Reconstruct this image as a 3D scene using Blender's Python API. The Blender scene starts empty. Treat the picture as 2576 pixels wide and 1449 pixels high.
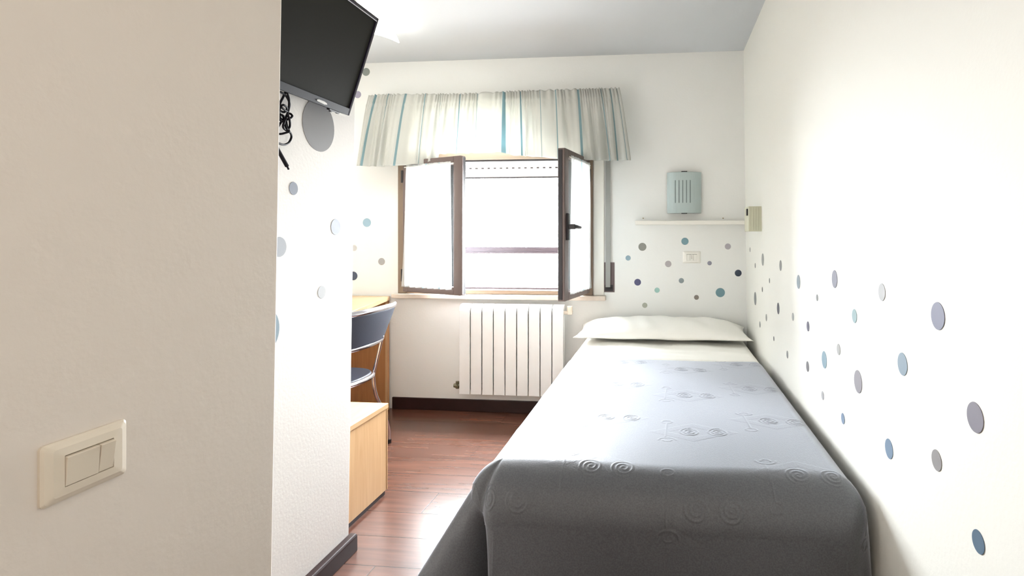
import bpy, bmesh, math, random
import numpy as np
from mathutils import Vector, Matrix
random.seed(7); rng = np.random.default_rng(7)
C = bpy.context.scene.collection
S = bpy.context.scene
PI = math.pi

# ------------------------------------------------------------------ camera, world, lights
F = 1400.0; VPX = 1670.0; CX = 1525.0; HY = 592.0; EYE = 1.22      # focal length and vanishing data in a 2576 x 1449 frame
YAW = math.atan((VPX - CX) / F); ca, sa = math.cos(YAW), math.sin(YAW)
cam_d = bpy.data.cameras.new('camera'); cam = bpy.data.objects.new('camera', cam_d); C.objects.link(cam)
cam.location = (0, 0, EYE); cam.rotation_euler = (PI/2, 0, YAW)
cam_d.sensor_fit = 'HORIZONTAL'; cam_d.sensor_width = 36; cam_d.lens = F / 2576 * 36
cam_d.shift_x = (1288 - CX) / 2576; cam_d.shift_y = (HY - 724.5) / 2576
cam_d.clip_start = 0.02
S.camera = cam

w = bpy.data.worlds.new('daylight'); S.world = w; w.use_nodes = True
wn = w.node_tree; bg = wn.nodes['Background']; bg.inputs[1].default_value = 100.0
_g = wn.nodes.new('ShaderNodeTexCoord'); _s = wn.nodes.new('ShaderNodeSeparateXYZ'); _m = wn.nodes.new('ShaderNodeMapRange'); _r = wn.nodes.new('ShaderNodeValToRGB')
wn.links.new(_g.outputs['Generated'], _s.inputs[0]); wn.links.new(_s.outputs['Z'], _m.inputs['Value']); _m.inputs['From Min'].default_value = -1; _m.inputs['From Max'].default_value = 1
wn.links.new(_m.outputs[0], _r.inputs[0]); wn.links.new(_r.outputs[0], bg.inputs[0])
_r.color_ramp.elements[0].position = 0.40; _r.color_ramp.elements[0].color = (0.14, 0.14, 0.135, 1)      # ground
_r.color_ramp.elements[1].position = 0.50; _r.color_ramp.elements[1].color = (0.92, 0.965, 1.0, 1)       # overcast sky
S.view_settings.view_transform = 'Standard'; S.view_settings.look = 'None'
S.view_settings.gamma = 1; S.view_settings.use_curve_mapping = False
S.view_settings.exposure = 0.37

def area(name, loc, rot, sx, sy, power, col=(1, 1, 1), portal=False):
    d = bpy.data.lights.new(name, 'AREA'); d.shape = 'RECTANGLE'; d.size = sx; d.size_y = sy; d.energy = power; d.color = col
    if portal: d.cycles.is_portal = True
    o = bpy.data.objects.new(name, d); C.objects.link(o); o.location = loc; o.rotation_euler = rot
    return o
area('window_daylight_portal', (-1.14, 4.07, 1.36), (-PI/2, 0, 0), 1.30, 1.10, 1, portal=True)
hall = bpy.data.lights.new('hall_fill_light', 'POINT'); hall.energy = 7.4; hall.color = (1.0, 0.89, 0.78); hall.shadow_soft_size = 0.12  # fill light added behind the camera to brighten the entry wall
ho = bpy.data.objects.new('hall_fill_light', hall); C.objects.link(ho); ho.location = (0.0, -0.35, 2.22)

# ------------------------------------------------------------------ measuring helpers
YB = 3.75; XR = 0.55; XN = -0.81; XM = -1.21; ZC = 2.44; XL = -2.45
def onY(u, v, Y):
    k = (u - CX) / F; X = Y * (k*ca - sa) / (ca + k*sa); d = Y*ca - X*sa
    return Vector((X, Y, EYE - (v - HY) * d / F))
def onX(u, v, X):
    k = (u - CX) / F; Y = X * (ca + k*sa) / (k*ca - sa); d = Y*ca - X*sa
    return Vector((X, Y, EYE - (v - HY) * d / F))
def dep(p): return p[1]*ca - p[0]*sa

# ------------------------------------------------------------------ materials
def srgb(r, g, b):
    f = lambda c: (c/255/12.92) if c/255 <= 0.04045 else ((c/255+0.055)/1.055)**2.4
    return (f(r), f(g), f(b), 1)
MATS = {}
def mat(name, rgb, rough=0.6, metal=0.0, bump=0.0, bscale=200.0, var=0.0, **kw):
    if name in MATS: return MATS[name]
    m = bpy.data.materials.new(name); m.use_nodes = True; nt = m.node_tree; b = nt.nodes['Principled BSDF']
    col = srgb(*rgb); b.inputs['Base Color'].default_value = col
    b.inputs['Roughness'].default_value = rough; b.inputs['Metallic'].default_value = metal
    for k, v in kw.items():
        b.inputs[k.replace('_', ' ')].default_value = v
    if bump or var:
        tc = nt.nodes.new('ShaderNodeTexCoord'); n = nt.nodes.new('ShaderNodeTexNoise'); n.inputs['Scale'].default_value = bscale
        n.inputs['Detail'].default_value = 3; nt.links.new(tc.outputs['Object'], n.inputs['Vector'])
        if bump:
            bp = nt.nodes.new('ShaderNodeBump'); bp.inputs['Strength'].default_value = bump; bp.inputs['Distance'].default_value = 0.002
            nt.links.new(n.outputs['Fac'], bp.inputs['Height']); nt.links.new(bp.outputs['Normal'], b.inputs['Normal'])
        if var:
            r = nt.nodes.new('ShaderNodeValToRGB'); lo = [c*(1-var) for c in col[:3]]+[1]; hi = [min(1, c*(1+var)) for c in col[:3]]+[1]
            r.color_ramp.elements[0].position = 0.3; r.color_ramp.elements[1].position = 0.7
            r.color_ramp.elements[0].color = lo; r.color_ramp.elements[1].color = hi
            nt.links.new(n.outputs['Fac'], r.inputs[0]); nt.links.new(r.outputs[0], b.inputs['Base Color'])
    MATS[name] = m; return m

M_wall = mat('wall_plaster', (240, 236, 231), 0.75, bump=0.25, bscale=90)
M_back = mat('back_wall_plaster', (240, 241, 238), 0.75, bump=0.25, bscale=90)
M_side = mat('right_wall_plaster', (240, 240, 233), 0.7, bump=0.2, bscale=90)
M_entry = mat('entry_plaster', (230, 220, 210), 0.8, bump=0.3, bscale=60)
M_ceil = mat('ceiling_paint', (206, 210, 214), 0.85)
M_dark = mat('dark_skirting', (40, 20, 19), 0.45, var=0.2, bscale=12, Specular_IOR_Level=0.3)
M_marble = mat('sill_marble', (205, 192, 178), 0.25, var=0.08, bscale=14)
M_frame = mat('bronze_frame', (128, 110, 92), 0.45)
M_sash = mat('sash_dark_frame', (98, 84, 80), 0.45)
M_gasket = mat('black_gasket', (28, 24, 28), 0.5)
M_outer = mat('outer_aluminium', (84, 74, 82), 0.5)
M_white = mat('white_plastic', (238, 236, 228), 0.35)
M_ivory = mat('ivory_plastic', (228, 216, 198), 0.35)
M_grey = mat('grey_strap', (150, 150, 146), 0.8)
M_rad = mat('radiator_enamel', (238, 239, 238), 0.25)
M_chrome = mat('chrome', (214, 212, 220), 0.18, 1.0)
M_brass = mat('valve_metal', (140, 140, 120), 0.3, 0.9)
M_vinyl = mat('navy_vinyl', (34, 40, 54), 0.5, bump=0.3, bscale=300)
M_black = mat('black_plastic', (24, 22, 28), 0.35)
M_screen = mat('tv_screen', (38, 38, 34), 0.7, Specular_IOR_Level=0.1)
M_cable = mat('black_cable', (16, 13, 20), 0.7, Specular_IOR_Level=0.2)
M_fan = mat('pale_blue_plastic', (176, 190, 189), 0.4)
M_slot = mat('slot_dark', (96, 108, 108), 0.7)
M_beige = mat('beige_box', (206, 206, 184), 0.5)
M_mint = mat('sheet_cotton', (252, 251, 245), 0.85, bump=0.15, bscale=40)
M_matt = mat('mattress_cloth', (215, 210, 198), 0.9)

def wood(name, a, b, rough, scale=(1.2, 14, 14), axis=None):
    m = bpy.data.materials.new(name); m.use_nodes = True; nt = m.node_tree; p = nt.nodes['Principled BSDF']
    tc = nt.nodes.new('ShaderNodeTexCoord'); mp = nt.nodes.new('ShaderNodeMapping'); mp.inputs['Scale'].default_value = scale
    n = nt.nodes.new('ShaderNodeTexNoise'); n.inputs['Scale'].default_value = 4; n.inputs['Detail'].default_value = 5; n.inputs['Distortion'].default_value = 0.6
    r = nt.nodes.new('ShaderNodeValToRGB'); r.color_ramp.elements[0].position = 0.3; r.color_ramp.elements[1].position = 0.7
    r.color_ramp.elements[0].color = srgb(*a); r.color_ramp.elements[1].color = srgb(*b)
    nt.links.new(tc.outputs['Object'], mp.inputs[0]); nt.links.new(mp.outputs[0], n.inputs['Vector']); nt.links.new(n.outputs['Fac'], r.inputs[0])
    nt.links.new(r.outputs[0], p.inputs['Base Color']); p.inputs['Roughness'].default_value = rough
    return m
M_beech = wood('beech_laminate', (204, 164, 120), (216, 180, 136), 0.38, (14, 14, 1.0))
M_beech_top = wood('beech_top', (206, 170, 128), (220, 188, 146), 0.33, (14, 1.2, 14))
M_oak = wood('desk_panel_wood', (176, 122, 76), (192, 138, 90), 0.45, (14, 14, 1.0))

def floor_mat():
    m = bpy.data.materials.new('laminate_planks'); m.use_nodes = True; nt = m.node_tree; p = nt.nodes['Principled BSDF']; L = nt.links.new
    tc = nt.nodes.new('ShaderNodeTexCoord')
    mp = nt.nodes.new('ShaderNodeMapping'); mp.inputs['Location'].default_value = (0.62, -0.005, 0); L(tc.outputs['Object'], mp.inputs[0])
    br = nt.nodes.new('ShaderNodeTexBrick'); L(mp.outputs[0], br.inputs['Vector'])
    br.inputs['Scale'].default_value = 1; br.inputs['Brick Width'].default_value = 1.22; br.inputs['Row Height'].default_value = 0.195
    br.inputs['Mortar Size'].default_value = 0.0022; br.inputs['Mortar Smooth'].default_value = 0.2; br.offset = 0.36; br.offset_frequency = 3
    br.inputs['Color1'].default_value = (0.35, 0.35, 0.35, 1); br.inputs['Color2'].default_value = (0.75, 0.75, 0.75, 1); br.inputs['Mortar'].default_value = (0, 0, 0, 1)
    m2 = nt.nodes.new('ShaderNodeMapping'); m2.inputs['Scale'].default_value = (0.9, 10, 1); L(tc.outputs['Object'], m2.inputs[0])
    ad = nt.nodes.new('ShaderNodeVectorMath'); ad.operation = 'ADD'; L(m2.outputs[0], ad.inputs[0]); L(br.outputs['Color'], ad.inputs[1])
    n = nt.nodes.new('ShaderNodeTexNoise'); n.inputs['Scale'].default_value = 3.2; n.inputs['Detail'].default_value = 2; n.inputs['Distortion'].default_value = 0.2; L(ad.outputs[0], n.inputs['Vector'])
    mx = nt.nodes.new('ShaderNodeMath'); mx.operation = 'MULTIPLY_ADD'; L(n.outputs['Fac'], mx.inputs[0]); mx.inputs[1].default_value = 0.75
    sb = nt.nodes.new('ShaderNodeMath'); sb.operation = 'MULTIPLY'; L(br.outputs['Color'], sb.inputs[0]); sb.inputs[1].default_value = 0.34; L(sb.outputs[0], mx.inputs[2])
    r = nt.nodes.new('ShaderNodeValToRGB'); L(mx.outputs[0], r.inputs[0])
    r.color_ramp.elements[0].position = 0.15; r.color_ramp.elements[0].color = srgb(56, 33, 26)
    r.color_ramp.elements[1].position = 0.95; r.color_ramp.elements[1].color = srgb(116, 76, 60)
    mm = nt.nodes.new('ShaderNodeMixRGB'); L(br.outputs['Fac'], mm.inputs[0]); L(r.outputs[0], mm.inputs[1]); mm.inputs[2].default_value = srgb(50, 26, 20)
    L(mm.outputs[0], p.inputs['Base Color']); p.inputs['Roughness'].default_value = 0.26
    bp = nt.nodes.new('ShaderNodeBump'); bp.inputs['Strength'].default_value = 0.5; bp.inputs['Distance'].default_value = 0.001; bp.invert = True
    L(br.outputs['Fac'], bp.inputs['Height']); L(bp.outputs[0], p.inputs['Normal'])
    return m
M_floor = floor_mat()

def cloth_mat(name, rgb, trans=0.35, transp=0.0, rough=0.9):
    m = bpy.data.materials.new(name); m.use_nodes = True; nt = m.node_tree; nt.nodes.clear(); L = nt.links.new
    o = nt.nodes.new('ShaderNodeOutputMaterial'); d = nt.nodes.new('ShaderNodeBsdfDiffuse'); t = nt.nodes.new('ShaderNodeBsdfTranslucent')
    d.inputs[0].default_value = srgb(*rgb); t.inputs[0].default_value = srgb(*rgb)
    mx = nt.nodes.new('ShaderNodeMixShader'); mx.inputs[0].default_value = trans; L(d.outputs[0], mx.inputs[1]); L(t.outputs[0], mx.inputs[2]); last = mx
    if transp:
        tp = nt.nodes.new('ShaderNodeBsdfTransparent'); m2 = nt.nodes.new('ShaderNodeMixShader'); m2.inputs[0].default_value = transp
        L(mx.outputs[0], m2.inputs[1]); L(tp.outputs[0], m2.inputs[2]); last = m2
    L(last.outputs[0], o.inputs[0]); return m
M_val = cloth_mat('valance_fabric', (216, 217, 212), 0.40)
M_val_teal = cloth_mat('valance_teal_stripe', (138, 166, 172), 0.30)
M_sheer = cloth_mat('sheer_fabric', (244, 246, 246), 0.5, 0.25)
def blanket_mat():
    m = bpy.data.materials.new('grey_blanket'); m.use_nodes = True; nt = m.node_tree; p = nt.nodes['Principled BSDF']; L = nt.links.new
    p.inputs['Base Color'].default_value = srgb(96, 97, 102); p.inputs['Roughness'].default_value = 0.52
    p.inputs['Specular IOR Level'].default_value = 0.9
    p.inputs['Sheen Weight'].default_value = 1.0; p.inputs['Sheen Roughness'].default_value = 0.4; p.inputs['Sheen Tint'].default_value = (0.85, 0.9, 1, 1)
    tc = nt.nodes.new('ShaderNodeTexCoord'); n = nt.nodes.new('ShaderNodeTexNoise'); n.inputs['Scale'].default_value = 260; n.inputs['Detail'].default_value = 2; L(tc.outputs['Object'], n.inputs['Vector'])
    bp = nt.nodes.new('ShaderNodeBump'); bp.inputs['Strength'].default_value = 0.35; bp.inputs['Distance'].default_value = 0.001; L(n.outputs['Fac'], bp.inputs['Height']); L(bp.outputs[0], p.inputs['Normal'])
    r = nt.nodes.new('ShaderNodeValToRGB'); r.color_ramp.elements[0].position = 0.35; r.color_ramp.elements[1].position = 0.65
    r.color_ramp.elements[0].color = srgb(66, 68, 73); r.color_ramp.elements[1].color = srgb(82, 84, 89); L(n.outputs['Fac'], r.inputs[0]); L(r.outputs[0], p.inputs['Base Color'])
    return m
M_blanket = blanket_mat()
def glass_mat():
    m = bpy.data.materials.new('window_glass'); m.use_nodes = True; nt = m.node_tree; nt.nodes.clear(); L = nt.links.new
    o = nt.nodes.new('ShaderNodeOutputMaterial'); t = nt.nodes.new('ShaderNodeBsdfTransparent'); g = nt.nodes.new('ShaderNodeBsdfGlossy'); g.inputs['Roughness'].default_value = 0.02
    fr = nt.nodes.new('ShaderNodeFresnel'); mx = nt.nodes.new('ShaderNodeMixShader'); L(fr.outputs[0], mx.inputs[0]); L(t.outputs[0], mx.inputs[1]); L(g.outputs[0], mx.inputs[2]); L(mx.outputs[0], o.inputs[0]); return m
M_glass = glass_mat()
M_lamp = mat('lamp_glass', (255, 250, 236), 0.2, Emission_Color=(1, 0.96, 0.86, 1), Emission_Strength=7.5)

# ------------------------------------------------------------------ mesh helpers
def link(name, me, m, parent=None, smooth=False):
    o = bpy.data.objects.new(name, me); C.objects.link(o)
    if m is not None:
        for k in (m if isinstance(m, (list, tuple)) else [m]): me.materials.append(k)
    if parent is not None: o.parent = parent
    if smooth:
        for p in me.polygons: p.use_smooth = True
    return o
def tag(o, label=None, cat=None, group=None, kind=None):
    if label: o['label'] = label
    if cat: o['category'] = cat
    if group: o['group'] = group
    if kind: o['kind'] = kind
    return o
def empty(name, loc=(0, 0, 0), rz=0, parent=None):
    o = bpy.data.objects.new(name, None); C.objects.link(o); o.location = loc; o.rotation_euler = (0, 0, rz); o.empty_display_size = 0.05
    if parent: o.parent = parent
    return o
def fin(name, bm, m, parent=None, smooth=False, bevel=0.0, seg=2):
    me = bpy.data.meshes.new(name); bmesh.ops.recalc_face_normals(bm, faces=bm.faces); bm.to_mesh(me); bm.free()
    o = link(name, me, m, parent, smooth)
    if bevel:
        b = o.modifiers.new('bevel', 'BEVEL'); b.width = bevel; b.segments = seg; b.limit_method = 'ANGLE'; b.angle_limit = math.radians(35)
        if smooth: b.harden_normals = False
    return o
def box(bm, x0, x1, y0, y1, z0, z1, M=None):
    vs = [bm.verts.new((x, y, z)) for z in (z0, z1) for y in (y0, y1) for x in (x0, x1)]
    for f in ((0, 2, 3, 1), (4, 5, 7, 6), (0, 1, 5, 4), (2, 6, 7, 3), (0, 4, 6, 2), (1, 3, 7, 5)): bm.faces.new([vs[i] for i in f])
    if M is not None:
        for v in vs: v.co = M @ v.co
    return vs
def boxo(name, d, m, parent=None, bevel=0.0, seg=2):
    bm = bmesh.new(); box(bm, *d); return fin(name, bm, m, parent, bevel=bevel, seg=seg)
def prism(bm, pts, axis, a, b):
    """polygon pts in the two other axes, extruded along axis from a to b"""
    def P(p, t):
        if axis == 'x': return (t, p[0], p[1])
        if axis == 'y': return (p[0], t, p[1])
        return (p[0], p[1], t)
    A = [bm.verts.new(P(p, a)) for p in pts]; B = [bm.verts.new(P(p, b)) for p in pts]
    bm.faces.new(A); bm.faces.new(B[::-1]); n = len(pts)
    for i in range(n): bm.faces.new((A[i], A[(i+1) % n], B[(i+1) % n], B[i]))
def smoothpath(pts, n=8, closed=False):
    P = [Vector(p) for p in pts]; out = []; N = len(P); rngi = range(N if closed else N-1)
    for i in rngi:
        if closed: p0, p1, p2, p3 = P[(i-1) % N], P[i], P[(i+1) % N], P[(i+2) % N]
        else: p0, p1, p2, p3 = P[max(i-1, 0)], P[i], P[i+1], P[min(i+2, N-1)]
        for k in range(n):
            t = k/n; out.append(0.5*((2*p1)+(-p0+p2)*t+(2*p0-5*p1+4*p2-p3)*t*t+(-p0+3*p1-3*p2+p3)*t**3))
    if not closed: out.append(P[-1])
    return out
def tube(bm, pts, r, seg=10, closed=False):
    P = [Vector(p) for p in pts]; N = len(P); rings = []; up = None
    for i in range(N):
        if closed: t = (P[(i+1) % N]-P[(i-1) % N])
        else: t = P[min(i+1, N-1)]-P[max(i-1, 0)]
        t.normalize()
        if up is None: up = t.orthogonal().normalized()
        else: up = (up - t*up.dot(t)); up = up.normalized() if up.length > 1e-6 else t.orthogonal().normalized()
        s = t.cross(up); rr = r[i] if isinstance(r, (list, tuple)) else r
        rings.append([bm.verts.new(P[i] + (up*math.cos(a)+s*math.sin(a))*rr) for a in [2*PI*k/seg for k in range(seg)]])
    for i in range(N if closed else N-1):
        A, B = rings[i], rings[(i+1) % N]
        for k in range(seg): bm.faces.new((A[k], A[(k+1) % seg], B[(k+1) % seg], B[k]))
    if not closed: bm.faces.new(rings[0][::-1]); bm.faces.new(rings[-1])
def cyl(bm, p, q, r, seg=20): tube(bm, [p, q], r, seg)
def gridmesh(name, V, m, parent=None, smooth=True, matidx=None, uv=False):
    ny, nx = V.shape[:2]; me = bpy.data.meshes.new(name)
    idx = np.arange(nx*ny).reshape(ny, nx)
    q = np.stack([idx[:-1, :-1], idx[:-1, 1:], idx[1:, 1:], idx[1:, :-1]], -1).reshape(-1, 4)
    me.vertices.add(nx*ny); me.vertices.foreach_set('co', V.reshape(-1).astype(np.float32))
    me.loops.add(q.size); me.loops.foreach_set('vertex_index', q.reshape(-1).astype(np.int32))
    me.polygons.add(len(q)); me.polygons.foreach_set('loop_start', np.arange(0, q.size, 4, dtype=np.int32))
    for k in (m if isinstance(m, (list, tuple)) else [m]): me.materials.append(k)
    if matidx is not None: me.polygons.foreach_set('material_index', np.asarray(matidx, dtype=np.int32))
    me.update(calc_edges=True); me.validate()
    me.polygons.foreach_set('use_smooth', [smooth]*len(me.polygons))
    o = bpy.data.objects.new(name, me); C.objects.link(o)
    if parent: o.parent = parent
    return o

# ------------------------------------------------------------------ the room
tag(boxo('floor', (XL-0.15, XR+0.15, -1.05, YB+0.3, -0.12, 0), M_floor), kind='structure')
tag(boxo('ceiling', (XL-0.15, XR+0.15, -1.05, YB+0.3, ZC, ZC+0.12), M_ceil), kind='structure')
# right wall, leaning a touch towards the room at the top
bm = bmesh.new(); prism(bm, [(XR, 0), (XR-0.026, ZC), (XR+0.15, ZC), (XR+0.15, 0)], 'y', -1.05, YB)
tag(fin('wall_right', bm, M_side), kind='structure')
tag(boxo('wall_left', (XL-0.15, XL, 2.04, YB, 0, ZC), M_wall), kind='structure')
tag(boxo('wall_front', (XN, XR, -1.05, -0.90, 0, ZC), M_entry), kind='structure')
# the entry wall with the light switch, and the thinner partition behind it
bm = bmesh.new(); prism(bm, [(-1.05, 0), (1.067, 0), (1.128, ZC), (-1.05, ZC)], 'x', XL-0.15, XN)
tag(fin('wall_entry', bm, M_entry, bevel=0.004), kind='structure')
bm = bmesh.new(); prism(bm, [(1.069, 0.0), (2.034, 0.0), (2.10, ZC), (1.130, ZC)], 'x', XL-0.15, XM)
tag(fin('wall_partition', bm, M_wall, bevel=0.004), kind='structure')
# window opening
a = onY(1004, 735, YB); b_ = onY(1492, 735, YB); WX0, WX1 = a.x, b_.x
WZ0 = onY(1250, 740, YB).z; WZ1 = onY(1250, 382, YB).z
TX0 = onY(1112, 300, YB).x; TX1 = onY(1330, 300, YB).x; TZ0 = WZ1 + 0.0; TZ1 = onY(1250, 292, YB).z  # extra opening added behind the valance so daylight brightens its middle
bm = bmesh.new()
T = 0.30
for d in ((XL-0.15, WX0, 0, ZC), (WX1, XR+0.15, 0, ZC), (WX0, WX1, 0, WZ0), (WX0, TX0, WZ1, ZC), (TX1, WX1, WZ1, ZC), (TX0, TX1, TZ1, ZC)):
    box(bm, d[0], d[1], YB, YB+T, d[2], d[3])
tag(fin('wall_back', bm, M_back), kind='structure')

# skirtings
zb = 0.083
tag(boxo('baseboard_back', (-1.90, 0.50, YB-0.016, YB-0.001, 0.0, zb), M_dark, bevel=0.003), kind='structure')
bm = bmesh.new(); prism(bm, [(XM+0.0, 0), (XM+0.030, 0), (XM+0.030, 0.058), (XM+0.024, 0.066), (XM+0.0, 0.066)], 'y', 1.09, 2.045)
tag(fin('baseboard_partition', bm, M_dark, bevel=0.002), kind='structure')
# window sill
SZ = WZ0
tag(boxo('window_sill', (onY(985, 745, 3.70).x, onY(1523, 745, 3.70).x, 3.692, YB+T, SZ-0.031, SZ), M_marble, bevel=0.004), kind='structure')
# white strip standing in for the brightly lit wall right of the window
tag(boxo('lit_wall_strip_1', (WX1+0.004, onY(1520, 500, YB).x, YB-0.012, YB, SZ, onY(1500, 300, YB).z), M_white, bevel=0.004), kind='structure')

# ------------------------------------------------------------------ the window
win = empty('window_1', ((WX0+WX1)/2, YB, SZ)); tag(win, kind='structure')
def wpart(name, bm, m, **k):
    o = fin(name, bm, m, None, **k); o.parent = win; o.matrix_parent_inverse = Matrix.Translation(win.location).inverted(); return o
fw = 0.062
bm = bmesh.new()
box(bm, WX0, WX0+fw, YB-0.02, YB+0.05, SZ, WZ1-0.055); box(bm, WX1-fw, WX1, YB-0.02, YB+0.05, SZ, WZ1-0.055)
box(bm, WX0, WX1, YB-0.02, YB+0.05, WZ1-0.055, WZ1+0.012); box(bm, WX0+fw, WX1-fw, YB-0.02, YB+0.05, SZ, SZ+0.03)
wpart('frame', bm, M_frame, bevel=0.004)
bm = bmesh.new()
for x in (WX0+fw, WX1-fw-0.012): box(bm, x, x+0.012, YB-0.004, YB+0.03, SZ+0.03, WZ1-0.055)
box(bm, WX0+fw, WX1-fw, YB-0.004, YB+0.03, WZ1-0.067, WZ1-0.055)
wpart('gasket', bm, M_gasket)
# outer frame with mid rail and bottom rail
YO = YB + 0.2
bm = bmesh.new()
m0 = onY(1200, 621, YO).z; m1 = onY(1200, 638, YO).z; r0 = onY(1200, 722, YO).z
box(bm, WX0, WX1, YO, YO+0.03, m1, m0); box(bm, WX0, WX1, YO-0.006, YO, m1+0.004, m1+0.014)
wpart('outer_mid_rail', bm, M_outer, bevel=0.003)
bm = bmesh.new(); box(bm, WX0, WX1, YO, YO+0.03, SZ, r0); wpart('outer_bottom_rail', bm, M_outer, bevel=0.003)
bm = bmesh.new()
box(bm, WX0, WX0+0.03, YO, YO+0.03, r0, WZ1); box(bm, WX1-0.03, WX1, YO, YO+0.03, r0, WZ1)
wpart('outer_stile', bm, M_outer)
# roller shutter end hanging in the opening
sh1 = onY(1200, 447, YO+0.03).z
bm = bmesh.new(); nsl = 3; zt = WZ1; hs = (zt-sh1)/nsl
for i in range(nsl):
    z0 = sh1+i*hs; prism(bm, [(YO+0.034, z0), (YO+0.031, z0+hs*0.5), (YO+0.034, z0+hs-0.003), (YO+0.044, z0+hs-0.003), (YO+0.044, z0)], 'x', WX0+0.03, WX1-0.03)
sh = wpart('roller_shutter', bm, mat('shutter_pvc', (244, 244, 246), 0.5, Transmission_Weight=0.0))
bm = bmesh.new(); zz = onY(1200, 424, YO+0.03).z; x = WX0+0.06
while x < WX1-0.06: box(bm, x, x+0.018, YO+0.0275, YO+0.034, zz-0.004, zz+0.005); x += 0.046
o = fin('ventilation_slots', bm, M_gasket); o.parent = sh
bm = bmesh.new(); box(bm, WX0+0.03, WX1-0.03, YO+0.024, YO+0.048, sh1-0.007, sh1+0.003)
o = fin('bottom_bar', bm, M_gasket); o.parent = sh

# opened sashes
SH = (WZ1-0.055) - (SZ+0.03) + 0.004
def sash(hx, sgn, ang, wid):
    """sgn=+1: hinged on the left, reaching right; ang: opening angle into the room"""
    e = empty('sash', (hx, YB-0.025, SZ+0.018))
    e.rotation_euler = (0, 0, -ang if sgn > 0 else ang)
    e.parent = win; e.matrix_parent_inverse = Matrix.Translation(win.location).inverted()
    st = 0.05; t = 0.048
    def X(a, b): return (a, b) if sgn > 0 else (-b, -a)
    bm = bmesh.new()
    for (a, b, z0, z1) in ((0, st, 0, SH), (wid-st-0.012, wid, 0, SH), (st, wid-st-0.012, 0, 0.052), (st, wid-st-0.012, SH-0.05, SH)):
        x0, x1 = X(a, b); box(bm, x0, x1, -t, 0, z0, z1)
    x0, x1 = X(wid-0.012, wid+0.014)      # rebate lip on the meeting stile
    box(bm, x0, x1, -t, -t+0.014, 0.004, SH-0.004)
    fr = fin('sash_frame', bm, M_sash, e, bevel=0.004)
    bm = bmesh.new(); x0, x1 = X(wid, wid+0.006); box(bm, x0, x1, -t+0.018, -0.006, 0.01, SH-0.01); fin('edge_gasket', bm, M_gasket, e)
    bm = bmesh.new(); x0, x1 = X(st-0.004, wid-st-0.008); box(bm, x0, x1, -0.030, -0.024, 0.05, SH-0.046); fin('glass_pane', bm, M_glass, e)
    bm = bmesh.new()
    for z in (0.07, SH-0.15):
        x0, x1 = X(-0.016, 0.004); box(bm, x0, x1, -0.052, -0.012, z, z+0.085)
    fin('hinge', bm, M_gasket, e, bevel=0.002)
    return e
LA = math.radians(24); RA = math.radians(81)
sl = sash(WX0+fw+0.018, +1, LA, 0.54)
sr = sash(WX1-fw-0.004, -1, RA, 0.50)
# lever handle on the right sash
bm = bmesh.new(); box(bm, -0.488, -0.458, -0.060, -0.048, 0.36, 0.52); box(bm, -0.482, -0.464, -0.10, -0.060, 0.425, 0.455)
tube(bm, smoothpath([(-0.473, -0.092, 0.44), (-0.44, -0.10, 0.44), (-0.40, -0.10, 0.437), (-0.365, -0.098, 0.437)], 4), [0.012]*4+[0.0105]*4+[0.009]*5, 10)
hd = fin('sash_handle', bm, M_gasket, sr, bevel=0.003)

# sheer curtains on both sashes
def sash_curtain(e, sgn, wid, label, ang, hx):
    nx, nz = 90, 70; V = np.zeros((nz, nx, 3)); z0, z1 = 0.035, SH-0.035
    for i in range(nz):
        t = i/(nz-1); z = z0 + (z1-z0)*t
        for j in range(nx):
            s = j/(nx-1); x0_ = 0.050-0.048*(1-t)**0.8; x = x0_ + (wid-0.070-x0_)*s
            am = 0.004 + 0.004*(1-t)
            y = -0.062 + am*math.sin(s*52+1.5*math.sin(t*2.2)) + 0.003*math.sin(s*19+t*4)
            V[i, j] = (x*sgn, y, z)
    V[-4:, :, 1] += 0.003*np.sin(np.linspace(0, 160, nx))[None, :]
    col = np.zeros((nz-1, nx-1), int)
    for k in (14, 40, 66): col[:, k:k+2] = 1
    o = gridmesh('sash_curtain', V, [M_sheer, cloth_mat('sheer_blue_stripe', (196, 224, 234), 0.5, 0.25)], matidx=col.reshape(-1))
    so = o.modifiers.new('solid', 'SOLIDIFY'); so.thickness = 0.0008
    o.location = (hx, YB-0.025, SZ+0.018); o.rotation_euler = (0, 0, -ang if sgn > 0 else ang)
    bm = bmesh.new(); cyl(bm, (sgn*0.03, -0.060, SH-0.048), (sgn*(wid-0.045), -0.060, SH-0.048), 0.004, 8)
    fin('curtain_rod', bm, M_white, o)
    tag(o, label, 'curtain', 'sheer curtains on the window sashes')
sash_curtain(sl, 1, 0.54, 'white sheer curtain on the left open window sash', LA, WX0+fw+0.018)
sash_curtain(sr, -1, 0.50, 'narrow-looking white sheer curtain on the right open window sash with the handle', RA, WX1-fw-0.004)

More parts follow.
